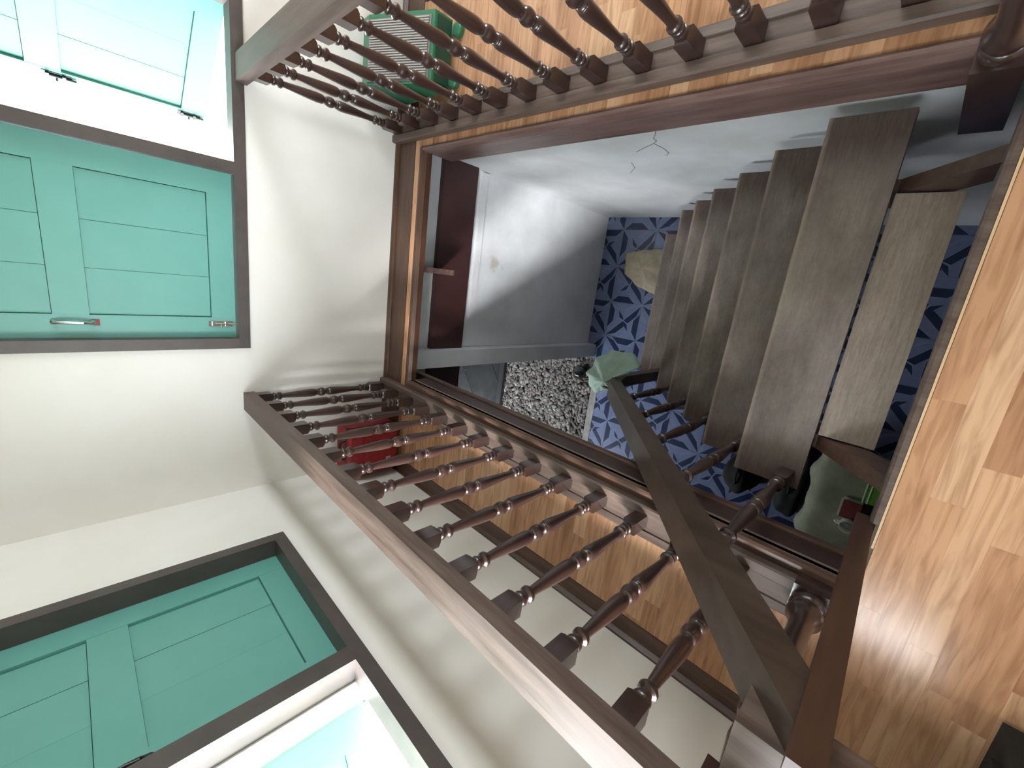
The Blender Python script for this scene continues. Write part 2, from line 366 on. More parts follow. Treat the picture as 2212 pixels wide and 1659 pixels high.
def make_balustrade(name, label, xb, xin, sgn, ys, y_near, rail_in, rail_out, group):
    root = empty(name, (xb, 1.3, 0), label, 'balustrade', group)
    global BAL
    # base rail with a lip and a channel for the balusters
    i0, lip = xin, xin + sgn*0.040
    pts = [(i0, 0.0), (i0, 0.040), (i0+sgn*0.006, 0.047), (lip-sgn*0.004, 0.048), (lip, 0.044), (lip+sgn*0.001, 0.036), (lip+sgn*0.058, 0.036), (lip+sgn*0.060, 0.042), (xin+sgn*0.128, 0.040), (xin+sgn*0.135, 0.034), (xin+sgn*0.135, 0.0)]
    bm = new_bm(); prism(bm, pts, y_near, YA-0.002, 'Y'); reparent(obj('base_rail', bm, M['rail']), root)
    bm = new_bm(); a, b = sorted((rail_in, rail_out)); bx(bm, a, b, y_near-0.0, YA-0.004, 0.822, 0.874); bevel(bm, 0.008, 2)
    reparent(obj('handrail', bm, M['rail'], None, 0.5), root)
    for y in ys:
        if BAL is None:
            o = obj('baluster', baluster_bm(), M['baluster'], None, 0.7); BAL = o.data
        else: o = link('baluster', BAL)
        o.location = (xb, y, 0.037); reparent(o, root)
    return root
right = make_balustrade('landing_balustrade', 'dark turned-wood balustrade on the right of the stair opening, green box behind it', 0.774, 0.708, 1, [0.386+0.1775*k - 0.1775 for k in range(14) if 0.386+0.1775*(k-1) < 2.56], 0.05, 0.727, 0.838, 'balustrades beside the stairwell')
left = make_balustrade('landing_balustrade', 'dark turned-wood balustrade on the left of the stair opening, its top rail catching window light', -0.830, -0.772, -1, [0.2205+0.18*k for k in range(14) if 0.2205+0.18*k < 2.57], 0.05, -0.796, -0.896, 'balustrades beside the stairwell')

def newel(name, x, y, z0, zb, zt, hw, root, mat_):
    bm = new_bm()
    bx(bm, -hw, hw, -hw, hw, z0, zb)
    s = hw/0.048
    prof = [(0.043,0.0),(0.047,0.008),(0.048,0.018),(0.045,0.028),(0.038,0.033),(0.037,0.040),(0.043,0.046),(0.047,0.056),(0.046,0.066),(0.040,0.076),(0.033,0.090),(0.029,0.110),(0.028,0.15),(0.031,0.22),(0.038,0.30),(0.045,0.36),(0.046,0.40),(0.040,0.42),(0.034,0.43),(0.036,0.45),(0.045,0.465),(0.047,0.48),(0.042,0.50),(0.035,0.51),(0.040,0.53),(0.042,0.56),(0.035,0.62),(0.030,0.68)]
    hgt = zt - 0.22 - zb
    lathe(bm, [(r*s*0.98, zb + z*hgt/0.68) for r, z in prof], 28)
    bx(bm, -hw, hw, -hw, hw, zt-0.23, zt)
    bx(bm, -hw*1.15, hw*1.15, -hw*1.15, hw*1.15, zt, zt+0.025)
    o = obj(name, bm, mat_, None, 0.7); o.location = (x, y, 0); reparent(o, root); return o
newel('newel_post', 0.637, 0.028, -0.415, 0.0, 1.02, 0.047, right, M['baluster'])
newel('newel_post', -0.808, 0.026, -0.03, 0.085, 1.02, 0.048, left, M['baluster'])

# ------------------------------------------------------------------ staircase
stair = empty('staircase', (0, 1.75, ZL), 'open-riser wooden staircase of worn dark plank treads going down', 'staircase')
TR = [(0.417,-0.406),(0.651,-0.693),(0.884,-0.997),(1.114,-1.281),(1.336,-1.575),(1.557,-1.870),(1.79,-2.165)]
TX = [(-0.652,0.68),(-0.690,0.682),(-0.672,0.682),(-0.680,0.68),(-0.675,0.682),(-0.68,0.68),(-0.665,0.545)]
for (yf, z), (xa, xb_) in zip(TR, TX):
    bm = new_bm(); bx(bm, xa, xb_, -0.233, 0, -0.036, 0); bevel(bm, 0.006, 3)
    o = obj('tread', bm, M['tread'], None, 0.5); o.location = (0, yf, z); reparent(o, stair)
bm = new_bm(); bx(bm, -0.424, 0.431, 0.008, 0.176, -0.466, -0.431); bevel(bm, 0.004, 2)
reparent(obj('tread', bm, M['tread'], None, 0.5), stair)
for xa, xb_ in ((0.437, 0.480), (-0.482, -0.430)):
    up = [(-0.036, -0.045), (-0.036, -0.175)]
    pts = [(0.175, -0.452)]
    for k, (yf, z) in enumerate(TR):
        pts.append((yf-0.015, z-0.040))
        zn = TR[k+1][1]-0.040 if k+1 < len(TR) else ZL
        pts.append((yf-0.015, zn))
    low = [(TR[-1][0]-0.20, ZL), (0.28, -0.80), (-0.036, -0.345)]
    bm = new_bm(); prism(bm, [(-0.036, -0.16)] + pts + low, xa, xb_, 'X')
    reparent(obj('stringer', bm, M['trimy']), stair)

# stair railing
srail = empty('stair_railing', (-0.59, 1.3, ZL), 'sloping wooden stair handrail with turned balusters on the open side', 'railing')
sl = 1.265
def zr(y): return 0.828 - sl*y
bm = new_bm(); x0, x1 = -0.650, -0.548
pts = [(-0.035, zr(-0.035)), (1.33, zr(1.33)), (1.384, zr(1.384)-0.06), (1.384, zr(1.384)-0.125), (-0.035, zr(-0.035)-0.125)]
prism(bm, pts, x0, x1, 'X'); bevel(bm, 0.008, 2)
reparent(obj('handrail', bm, M['stairrail'], None, 0.5), srail)
bm = new_bm(); bx(bm, -0.572, -0.530, -0.045, -0.004, -0.05, 0.93); bevel(bm, 0.005, 2)
for v in bm.verts:
    v.co.y -= 0.014*max(0, v.co.z)
reparent(obj('top_post', bm, M['post'], None, 0.5), srail)
bm = new_bm(); bx(bm, -0.715, -0.600, -0.30, 0.048, 0.765, 0.857); bevel(bm, 0.006, 2)
reparent(obj('level_rail', bm, M['rail'], None, 0.5), srail)
bm = new_bm(); bx(bm, -0.635, -0.560, 1.385, 1.460, ZL, -0.985); bevel(bm, 0.005, 2)
reparent(obj('bottom_post', bm, M['stairrail'], None, 0.5), srail)
for k, (yf, z) in enumerate(TR[:5]):
    yb = yf - 0.185
    if yb > 1.2: break
    top = zr(yb) - 0.125
    s = (top - z)/BH
    o = obj('baluster', baluster_bm(s*1.03, 0.024), M['baluster'], None, 0.7); o.location = (-0.605, yb, z); reparent(o, srail)

# ------------------------------------------------------------------ windows
def shutter(win, name, W, Hh, mats, place, handle_side=None, hardware=True):
    """leaf in local coords: u 0..W, v(depth) 0..-0.035 back, z 0..Hh ; place = matrix"""
    T = M['teal']
    stile = 0.105; d = 0.034
    rails = [(0.0, 0.105), (0.555, 0.668), (Hh-0.105, Hh)]
    leaf = D.objects.new(name, None); COL.objects.link(leaf); leaf.parent = win
    leaf.matrix_parent_inverse = Matrix.Translation(-Vector(win.location)); leaf.matrix_basis = place
    def part(n, bm, mt=T, sm=0.5): return obj(n, bm, mt, leaf, sm)
    for u0, u1 in ((0, stile), (W-stile, W)):
        bm = new_bm(); bx(bm, u0, u1, -d, 0, 0, Hh); bevel(bm, 0.002, 1); part('stile', bm)
    for z0, z1 in rails:
        bm = new_bm(); bx(bm, stile, W-stile, -d, -0.001, z0, z1); bevel(bm, 0.002, 1); part('cross_rail', bm)
    for (a, b) in ((rails[0][1], rails[1][0]), (rails[1][1], rails[2][0])):
        n = 3; pw = (W-2*stile-0.004)/n
        for k in range(n):
            g = 0.0008
            bm = new_bm(); bx(bm, stile+0.002+k*pw+g, stile+0.002+(k+1)*pw-g, -d+0.004, -0.013-0.0012*(k % 2), a+0.0025, b-0.001); part('panel_board', bm, T, None)
        bm = new_bm(); bx(bm, stile-0.002, W-stile+0.002, -d+0.001, -d+0.003, a-0.002, b+0.002); part('panel_backing', bm, M['tealline'], None)
    return leaf
def pull_handle(leaf, u, z, mat_):
    bm = new_bm(); tube(bm, [(u, 0.004, z), (u, 0.018, z+0.008), (u, 0.026, z+0.03), (u, 0.029, z+0.06), (u, 0.026, z+0.09), (u, 0.018, z+0.112), (u, 0.004, z+0.12)], [0.012, 0.008, 0.0065, 0.006, 0.0065, 0.008, 0.012], 10)
    obj('pull_handle', bm, mat_, leaf, 0.8)
def bolt(leaf, u, z, ln, mat_):
    bm = new_bm(); bx(bm, u-0.013, u+0.013, 0.0, 0.003, z, z+ln); tube(bm, [(u, 0.008, z-0.015), (u, 0.008, z+ln*0.8)], 0.0055, 8)
    for q in (0.2, 0.75): bx(bm, u-0.011, u+0.011, 0.002, 0.014, z+ln*q, z+ln*q+0.012)
    tube(bm, [(u, 0.008, z+ln*0.5), (u+0.016, 0.016, z+ln*0.5)], 0.004, 6)
    obj('slide_bolt', bm, mat_, leaf, 0.8)

def frame_bars(win, axis, c0, c1, a0, a1, z0, z1, mull, fw=0.052):
    def b(n, p, q, s, t):
        bm = new_bm()
        if axis == 'X': bx(bm, p, q, c0, c1, s, t)
        else: bx(bm, c0, c1, p, q, s, t)
        bevel(bm, 0.003, 1); reparent(obj(n, bm, M['frame'], None, 0.5), win)
    b('sill_bar', a0, a1, z0, z0+fw); b('head_bar', a0, a1, z1-fw, z1)
    b('jamb', a0, a0+fw, z0+fw, z1-fw); b('jamb', a1-fw, a1, z0+fw, z1-fw)
    if mull: b('mullion', mull[0], mull[1], z0+fw, z1-fw)

# window_1 : far wall
w1 = empty('window_1', (0.28, YA, 0.84), None, None); st(w1, 'far wall window with brown frame, one turquoise shutter closed and one swung out')
frame_bars(w1, 'X', YA-0.012, YA+0.085, WA[0], WA[1], WA[2], WA[3], (0.325, 0.377))
bm = new_bm(); bx(bm, WA[0], WA[1], YA+0.085, YA+0.14, WA[2]-0.02, WA[2]+0.030); reparent(obj('outer_sill', bm, M['cream']), w1)
LH = WA[3]-WA[2]-0.104
# local leaf: u along +X, depth 'front' faces -Y => rotate so local y -> -world y
def leafmat(origin, udir):
    u = Vector(udir).normalized(); z = Vector((0, 0, 1)); v = z.cross(u)   # v = outward normal (front)
    mm = Matrix.Identity(4)
    for i in range(3): mm[i][0] = u[i]; mm[i][1] = v[i]; mm[i][2] = z[i]; mm[i][3] = origin[i]
    return mm
zb = WA[2]+0.054
la = shutter(w1, 'shutter', 0.8175, LH, None, leafmat((0.323, YA+0.045, zb), (-1, 0, 0)))
pull_handle(la, 0.811-0.066, 0.548, M['chrome']); bolt(la, 0.811-0.066, 0.015, 0.105, M['chrome'])
bm = new_bm(); bx(bm, 0.811-0.080, 0.811-0.052, 0.0, 0.004, 0.525, 0.548); obj('handle_plate', bm, M['rust'], la)
lb = shutter(w1, 'shutter', 0.76, LH, None, leafmat((1.060, YA+0.065, zb-0.01), (-0.60, 0.80, 0)))
bolt(lb, 0.68, 0.02, 0.10, M['ironk']); bolt(lb, 0.68, 0.52, 0.10, M['ironk'])
# window_2 : left wall
w2 = empty('window_2', (XB, 1.2, 0.85), None, None); st(w2, 'left wall window with brown frame, cream reveal and a closed turquoise shutter')
frame_bars(w2, 'Y', XB-0.085, XB+0.012, WB[0], WB[1], WB[2], WB[3], (1.132, 1.200))
bm = new_bm(); bx(bm, XB-0.085, XB+0.012, 0.255, 0.320, WB[2]+0.052, WB[3]-0.052); bevel(bm, 0.003, 1); reparent(obj('mullion', bm, M['frame'], None, 0.5), w2)
zb2 = WB[2]+0.050
lc = shutter(w2, 'shutter', 0.785, LH, None, leafmat((XB-0.078, 1.985, zb2), (0, -1, 0)))
bm = new_bm(); bx(bm, XB-0.165, XB-0.086, 1.126, 1.20, WB[2]+0.03, WB[3]); reparent(obj('plaster_reveal', bm, M['cream']), w2)
bm = new_bm(); bx(bm, XB-0.165, XB-0.086, WB[0], 1.126, WB[2]-0.03, WB[2]+0.048); reparent(obj('outer_sill', bm, M['cream']), w2)
pull_handle(lc, 0.785-0.060, 0.548, M['ironk']); bolt(lc, 0.785-0.035, 0.015, 0.13, M['ironk'])
ld = shutter(w2, 'shutter', 0.66, LH, None, leafmat((-1.500, 1.052, zb2-0.008), (-0.77, -0.63, 0)))
bm = new_bm(); tube(bm, [(-1.53, 0.74, 0.902), (-1.60, 0.80, 0.905), (-1.66, 0.86, 0.915)], 0.006, 8); reparent(obj('stay_hook', bm, M['ironk'], None, 0.8), w2)
w3 = empty('window_3_added', (XR, 1.5, WE[2]), None, None); st(w3, 'unseen open window added in the right wall as fill light')
frame_bars(w3, 'Y', XR-0.012, XR+0.085, WE[0], WE[1], WE[2], WE[3], (1.32, 1.38))

w4 = empty('window_4_added', (-0.775, YN, WF[2]), None, None); st(w4, 'small unseen window added in the wall behind the viewer as fill light')
frame_bars(w4, 'X', YN-0.085, YN+0.012, WF[0], WF[1], WF[2], WF[3], None)
# ------------------------------------------------------------------ lower level shell
XW = 0.735
low_right = st(box('wall_lower_right', XW, XW+0.12, -1.6, YA+0.12, ZF-0.05, -0.05, M['lwall']), 'pale stained wall along the right side of the stairs, a hairline crack in it')
far_low = st(box('wall_lower_far', -0.575, XW, YA, YA+0.12, ZF-0.05, -0.05, M['lwall']), 'pale stained wall at the foot of the stairs')
box('cornice_strip', -0.345, 0.725, YA-0.016, YA, -0.745, -0.690, M['lwall'], far_low, 0.004)
st(box('wall_pier', -0.705, -0.577, 2.470, YA+0.20, ZF-0.05, -0.05, M['lwall'], None, 0.006), 'grey plaster pier beside the opening to the pebble court')
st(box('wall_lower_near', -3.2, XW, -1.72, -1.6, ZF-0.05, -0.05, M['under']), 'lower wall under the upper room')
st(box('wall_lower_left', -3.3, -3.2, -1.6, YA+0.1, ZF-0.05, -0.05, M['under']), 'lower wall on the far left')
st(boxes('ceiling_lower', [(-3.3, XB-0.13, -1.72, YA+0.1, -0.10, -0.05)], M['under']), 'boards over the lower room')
st(box('wall_lower_band', -3.3, -0.705, YA, YA+0.12, -0.62, -0.05, M['lwall']), 'plaster band above the opening to the court')
bmx = tag(box('ceiling_beam', -3.2, XW, 2.542, YA-0.002, -0.622, -0.325, M['beam'], None, 0.004), 'long maroon beam across the top of the lower far wall', 'beam')
tag(box('joist_block', -0.030, 0.004, 2.34, YA-0.002, -0.323, -0.050, M['fascia'], None, 0.003), 'short maroon joist block standing on the beam', 'block')
bm = new_bm()
for pl in ([(1.095, -0.43), (1.124, -0.483), (1.150, -0.520), (1.150, -0.555), (1.180, -0.584), (1.25, -0.625), (1.321, -0.671)], [(1.180, -0.584), (1.165, -0.66), (1.170, -0.739), (1.20, -0.78)], [(1.44, -0.83), (1.47, -0.93), (1.55, -1.02)]):
    tube(bm, [(XW-0.0003, y, z) for y, z in pl], 0.0017, 5)
obj('hairline_crack', bm, mat('crack_dark', (0.14, 0.14, 0.14), 0.9), low_right)

# landing and lower floor
P = 0.3565
def tile_mesh():
    bm = new_bm(); s = P/2
    bx(bm, -s+0.0012, s-0.0012, -s+0.0012, s-0.0012, -0.012, 0.0, 1)
    def face(pts, z, mi):
        vs = [bm.verts.new(((x-0.5)*P*0.993, (y-0.5)*P*0.993, z)) for x, y in pts]
        f = bm.faces.new(vs); f.normal_update()
        if f.normal.z < 0: f.normal_flip()
        f.material_index = mi
    def poly(pts, mi):
        pts = [Vector(p) for p in pts]; c = sum(pts, Vector((0, 0)))/len(pts)
        face(pts, 0.0004, 0)
        inn = []
        for p in pts:
            d = c-p; inn.append(p + d.normalized()*min(0.020, d.length*0.3))
        face(inn, 0.0008, mi)
    h = 0.185
    for rot in (0, 1):      # the two star corners with straight arms
        q = (lambda p: p) if rot == 0 else (lambda p: (1-p[0], 1-p[1]))
        poly([q(p) for p in [(0, 0), (0.20, h), (0.56, h), (0.78, 0)]], 2)
        poly([q(p) for p in [(0, 0), (h, 0.20), (h, 0.56), (0, 0.78)]], 1)
        # the two star corners with diagonal arms
        g = (lambda p: (1-p[0], p[1])) if rot == 0 else (lambda p: (p[0], 1-p[1]))
        w_ = 0.115
        poly([g(p) for p in [(0, 0), (0.20+w_, 0.20-w_), (0.46+w_, 0.46-w_), (0.5, 0.5)]], 2 if rot == 0 else 1)
        poly([g(p) for p in [(0, 0), (0.5, 0.5), (0.46-w_, 0.46+w_), (0.20-w_, 0.20+w_)]], 1 if rot == 0 else 2)
        poly([g(p) for p in [(0.46+w_, 0.46-w_), (0.80, 0.30), (0.57, 0.53), (0.5, 0.5)]], 2)
    me = D.meshes.new('floor_tile'); bm.normal_update(); bm.to_mesh(me); bm.free()
    for q in ('tile_pale', 'tile_light', 'tile_dark'): me.materials.append(M[q])
    return me
TM = tile_mesh()
landing = st(box('floor', -0.73, XW, 1.0, YA, ZL-0.33, ZL-0.012, M['concrete']), 'raised tiled landing at the foot of the stairs')
def tiles(parent, xs, ys, x0, x1, y0, y1, z):
    x00, y00 = xs[0], ys[0]
    for cx in xs:
        for cy in ys:
            a0, a1, b0, b1 = max(x0, cx-P/2), min(x1, cx+P/2), max(y0, cy-P/2), min(y1, cy+P/2)
            if a1-a0 < 0.02 or b1-b0 < 0.02: continue
            me = TM
            if a1-a0 < P-0.002 or b1-b0 < P-0.002:      # a cut tile at the border
                bm = new_bm(); bm.from_mesh(TM)
                if (round((cx-x00)/P)+round((cy-y00)/P)) % 2: bmesh.ops.rotate(bm, verts=bm.verts, matrix=Matrix.Rotation(H90, 3, 'Z'))
                for co, no in (((a0-cx, 0, 0), (-1, 0, 0)), ((a1-cx, 0, 0), (1, 0, 0)), ((0, b0-cy, 0), (0, -1, 0)), ((0, b1-cy, 0), (0, 1, 0))):
                    bmesh.ops.bisect_plane(bm, geom=bm.verts[:]+bm.edges[:]+bm.faces[:], plane_co=co, plane_no=no, clear_outer=True)
                me = D.meshes.new('floor_tile'); bm.to_mesh(me); bm.free()
                for q in ('tile_pale', 'tile_light', 'tile_dark'): me.materials.append(M[q])
            o = link('floor_tile', me, parent); o.location = (cx, cy, z)
            if me is not TM: continue
            if (round((cx-x00)/P)+round((cy-y00)/P)) % 2: o.rotation_euler.z = H90
tiles(landing, [0.618+P/2-P*k for k in range(5)], [2.385+P/2-P*k for k in range(6)], -0.73, XW, 1.0, YA, ZL)
lower = st(box('floor', -3.2, XW, -1.6, 2.55, ZF-0.10, ZF-0.012, M['concrete']), 'blue star-patterned tile floor of the lower room')
tiles(lower, [-1.11+P/2-P*k for k in range(-1, 5)], [2.345+P/2-P*k for k in range(12)], -2.9, -0.73, -1.5, 2.55, ZF)
tiles(lower, [-1.11+P/2+P*k for k in range(1, 6)], [2.345+P/2-P*k for k in range(4, 12)], -0.73, XW, -1.5, 1.0, ZF)
bm = new_bm(); bx(bm, -3.2, -0.707, 2.55, 2.635, ZF-0.10, ZF+0.004); bevel(bm, 0.004, 1)
st(obj('trim_11', bm, M['concrete'], None, 0.5), 'grey concrete threshold between blue tiles and pebbles')

# pebble court
M['soil'] = mat('dark_soil', (0.03, 0.028, 0.026), 0.9)
st(box('floor', -3.6, -0.577, 2.635, 4.10, ZF-0.12, ZF-0.035, M['soil']), 'dark ground under the pebbles')
def pebble_mat():
    m_ = mat('pebbles', (0.3, 0.28, 0.26), 0.55); N, L, B = nodes(m_)
    g = N.new('ShaderNodeNewGeometry')
    r = ramp(N, [(0.0, (0.04, 0.038, 0.038)), (0.45, (0.12, 0.11, 0.108)), (0.8, (0.22, 0.21, 0.20)), (0.93, (0.17, 0.12, 0.10)), (1.0, (0.36, 0.35, 0.33))])
    L.new(g.outputs['Random Per Island'], r.inputs[0]); L.new(r.outputs[0], B.inputs['Base Color']); return m_
M['pebble'] = pebble_mat()
src = new_bm(); bmesh.ops.create_icosphere(src, subdivisions=2, radius=1.0)
sv = [v.co.copy() for v in src.verts]; sf = [[v.index for v in f.verts] for f in src.faces]; src.free()
verts = []; faces = []; rr = random.Random(5)
for k in range(4600):
    x = rr.uniform(-2.55, -0.60); y = rr.uniform(2.65, 4.09); s = rr.uniform(0.013, 0.026) * (1.25 if rr.random() < 0.15 else 1)
    mm = Matrix.Translation((x, y, ZF-0.030+rr.uniform(0, 0.022))) @ Matrix.Rotation(rr.uniform(0, 6.3), 4, 'Z') @ Matrix.Rotation(rr.uniform(-0.4, 0.4), 4, 'X') @ Matrix.Diagonal((s*rr.uniform(1.1, 1.6), s*rr.uniform(0.75, 1.0), s*rr.uniform(0.5, 0.75), 1))
    b0 = len(verts); verts += [mm @ v for v in sv]; faces += [[b0+i for i in f] for f in sf]
me = D.meshes.new('pebbles'); me.from_pydata(verts, [], faces); me.materials.append(M['pebble'])
for p in me.polygons: p.use_smooth = True
tag(link('pebbles', me), 'loose grey river pebbles covering the court beyond the threshold', 'pebbles', kind='stuff')
st(box('trim_12', -3.6, -0.577, 4.08, 4.16, ZF-0.12, ZF+0.05, M['ironk'], None, 0.005), 'dark kerb behind the pebbles')
M['blackstone'] = noisy('black_stone', (0.014, 0.016, 0.018), (0.026, 0.029, 0.032), ns=6, rough=0.6, spec=0.2)
terr = st(box('floor', -3.6, -0.577, 4.16, 5.6, ZF-0.12, ZF-0.012, mat('pale_grout', (0.45, 0.46, 0.46), 0.7)), 'black stone paving with pale joints behind the pebbles')
bm = new_bm()
for i in range(-14, 15):
    for j in range(-14, 15):
        c = Matrix.Rotation(math.radians(38), 2) @ Vector((i*0.62, j*0.62)); c += Vector((-1.55, 4.55))
        if not (-3.9 < c.x < -0.2 and 3.8 < c.y < 6.0): continue
        b2 = new_bm(); h = 0.306
        bx(b2, -h, h, -h, h, -0.014, 0)
        bmesh.ops.rotate(b2, verts=b2.verts, matrix=Matrix.Rotation(math.radians(38), 3, 'Z'))
        bmesh.ops.translate(b2, verts=b2.verts, vec=(c.x, c.y, 0))
        for co, no in (((-3.6, 0, 0), (-1, 0, 0)), ((-0.577, 0, 0), (1, 0, 0)), ((0, 4.16, 0), (0, -1, 0)), ((0, 5.6, 0), (0, 1, 0))):
            bmesh.ops.bisect_plane(b2, geom=b2.verts[:]+b2.edges[:]+b2.faces[:], plane_co=co, plane_no=no, clear_outer=True)
        if len(b2.faces) > 2:
            o = obj('paving_slab', b2, M['blackstone'], terr); o.location = (0, 0, ZF)
        else: b2.free()
bm.free()
st(box('wall_court', -3.7, -0.45, 5.6, 5.75, ZF-0.1, -0.3, M['concrete']), 'grey wall closing the pebble court')
st(box('wall_court_left_added', -3.75, -3.65, YA+0.13, 5.6, ZF-0.1, -1.15, M['concrete']), 'unseen low grey wall added left of the pebble court to cut its light')  # unseen, added to narrow the light entering the court
st(box('wall_court_side', -0.575, -0.45, YA+0.20, 5.6, ZF-0.1, -0.3, M['lwall']), 'pale wall on the right of the pebble court')
st(box('ceiling_porch', -3.7, -0.45, YA+0.13, 5.75, -0.40, -0.30, M['under']), 'roof over the pebble court')
st(box('ground_outside', -40, 40, -40, 40, ZF-0.5, ZF-0.35, M['outground']), 'dry grassy ground outside the house')

# ------------------------------------------------------------------ loose things
def cloth_fan(name, pts, zc, zs, mat_, label, cat, seed=1, amp=0.012, rings=9, sub=6):
    """crumpled sheet: boundary polygon pts (x,y,z), centre lifted"""
    rr = random.Random(seed); n = len(pts); B = []
    for i in range(n):
        a = Vector(pts[i]); b = Vector(pts[(i+1) % n])
        for k in range(sub): B.append(a.lerp(b, k/sub))
    c = Vector(zc); bm = new_bm(); R_ = []
    ph = [rr.uniform(0, 6.3) for _ in range(8)]
    for r in range(1, rings+1):
        t = r/rings; row = []
        for k, p in enumerate(B):
            q = c.lerp(p, t); q.z = c.z + (p.z-c.z)*(t**zs)
            ang = 2*math.pi*k/len(B)
            q.z += amp*t*(math.sin(5*ang+ph[0]+t*2)+0.7*math.sin(9*ang+ph[1]-3*t)+0.5*math.sin(14*t+ph[2]+3*ang))
            q.x += amp*0.4*t*math.sin(11*ang+ph[3]); q.y += amp*0.4*t*math.sin(7*ang+ph[4])
            row.append(bm.verts.new(q))
        R_.append(row)
    cv = bm.verts.new(c); N_ = len(B)
    for k in range(N_): bm.faces.new((cv, R_[0][k], R_[0][(k+1) % N_]))
    for a, b in zip(R_, R_[1:]):
        for k in range(N_): bm.faces.new((a[k], b[k], b[(k+1) % N_], a[(k+1) % N_]))
    o = obj(name, bm, mat_, None, 3.1)
    md = o.modifiers.new('thickness', 'SOLIDIFY'); md.thickness = 0.003
    return tag(o, label, cat)
M['mint'] = noisy('mint_cloth', (0.30, 0.42, 0.36), (0.36, 0.48, 0.42), ns=20, rough=0.9, bump=0.2)
M['beige'] = noisy('beige_cloth', (0.42, 0.37, 0.26), (0.52, 0.46, 0.34), ns=22, rough=0.9, bump=0.3)
cloth_fan('hand_towel', [(-0.447,1.235,-1.05),(-0.375,1.342,-1.09),(-0.40,1.516,-1.12),(-0.487,1.63,-1.13),(-0.60,1.70,-1.17),(-0.655,1.768,-1.25),(-0.74,1.716,-1.27),(-0.745,1.60,-1.20),(-0.67,1.47,-1.02),(-0.655,1.36,-1.02),(-0.56,1.345,-1.03),(-0.50,1.29,-1.02)], (-0.595,1.43,-0.962), 1.35, M['mint'], 'mint green towel draped over the lower end of the stair handrail', 'towel', 3, 0.014, 12, 6)
cloth_fan('floor_cloth', [(0.40,2.30,ZL+0.012),(0.43,2.12,ZL+0.012),(0.45,1.92,ZL+0.012),(0.22,1.80,ZL+0.012),(0.02,1.90,ZL+0.012),(0.08,2.10,ZL+0.012),(0.19,2.28,ZL+0.012)], (0.26,2.08,ZL+0.05), 2.0, M['beige'], 'crumpled beige cloth lying on the blue tiles below the stairs', 'cloth', 8, 0.008)
M['jar'] = mat('black_glaze', (0.012, 0.013, 0.012), 0.15)
bm = new_bm(); lathe(bm, [(0.001,0.0),(0.045,0.0),(0.07,0.02),(0.085,0.06),(0.085,0.09),(0.07,0.125),(0.045,0.145),(0.03,0.15),(0.032,0.158),(0.012,0.165),(0.001,0.166)], 20)
o = obj('round_jar', bm, M['jar'], None, 0.8); o.location = (-0.985, 2.80, ZF-0.02); tag(o, 'small round black glazed jar on the pebbles by the pier', 'jar')

# table under the stairs
tb = empty('low_table', (-1.42, -0.20, ZF), 'table under the stairs covered by a pale stained cloth', 'table')
M['tablewood'] = mat('table_wood', (0.05, 0.03, 0.02), 0.6)
def tp(n, *a): return reparent(box(n, *a, M['tablewood'], None, 0.003), tb)
tp('table_top', -1.89, -0.91, -0.68, 0.195, -2.08, -2.046)
for xx in (-1.87, -0.98):
    for yy in (-0.66, 0.12): tp('leg', xx, xx+0.05, yy, yy+0.05, ZF, -2.08)
M['cover'] = noisy('pale_table_cloth', (0.20, 0.22, 0.15), (0.33, 0.34, 0.25), ns=5, detail=10, rough=0.85, bump=0.1)
bm = new_bm(); nx, ny = 30, 28; gx0, gx1, gy0, gy1 = -1.98, -0.82, -0.78, 0.29
G = []
for i in range(nx+1):
    row = []
    for j in range(ny+1):
        x = gx0+(gx1-gx0)*i/nx; y = gy0+(gy1-gy0)*j/ny
        dx = max(0, x-(-0.865), -1.935-x); dy = max(0, y-0.245, -0.725-y); d = math.hypot(dx, dy)
        wob = 0.014*math.sin(17*x+1.0)*min(1, d/0.03) + 0.010*math.sin(29*x+y*23)*min(1, d/0.03)
        row.append(bm.verts.new((x + (0.012*math.sin(21*y) if dx else 0), y + (wob if dy else 0), -2.041 - min(d, 0.06)*2.2)))
    G.append(row)
for i in range(nx):
    for j in range(ny): bm.faces.new((G[i][j], G[i+1][j], G[i+1][j+1], G[i][j+1]))
o = obj('tablecloth', bm, M['cover'], None, 1.0); tag(o, 'pale greenish stained cloth with a wavy edge spread on the low table', 'tablecloth')
md = o.modifiers.new('thickness', 'SOLIDIFY'); md.thickness = 0.003
mug = empty('mug', (-1.31, 0.015, -2.037), 'white enamel mug on the tablecloth', 'mug')
M['enamel'] = mat('white_enamel', (0.82, 0.83, 0.82), 0.3)
bm = new_bm(); prof = [(0.036, 0.0), (0.040, 0.004), (0.042, 0.08), (0.043, 0.084), (0.039, 0.084), (0.037, 0.02), (0.002, 0.012)]
lathe(bm, prof, 22); o = obj('cup_body', bm, M['enamel'], mug, 0.6)
bm = new_bm(); tube(bm, [(0.0, 0.040, 0.065), (0.0, 0.062, 0.064), (0.0, 0.070, 0.045), (0.0, 0.060, 0.024), (0.0, 0.040, 0.020)], 0.005, 8); obj('cup_handle', bm, M['enamel'], mug, 0.8)
pk = empty('snack_pouch', (-1.21, 0.02, -2.037), 'clear packet with dark red contents beside the mug', 'packet')
M['redc'] = noisy('dark_red', (0.13, 0.022, 0.025), (0.22, 0.05, 0.05), ns=12, rough=0.4)
M['clear'] = mat('milky_plastic', (0.55, 0.56, 0.52), 0.2)
box('packet_fill', -0.065, 0.055, -0.045, 0.055, 0.003, 0.026, M['redc'], pk, 0.008)
box('packet_seal', 0.055, 0.075, -0.05, 0.06, 0.004, 0.008, M['clear'], pk, 0.001); box('packet_seal', -0.07, 0.06, 0.055, 0.068, 0.004, 0.008, M['clear'], pk, 0.001)
gb = empty('green_box', (-1.05, -0.055, -2.037), 'bright green box with white bands on the low table', 'box')
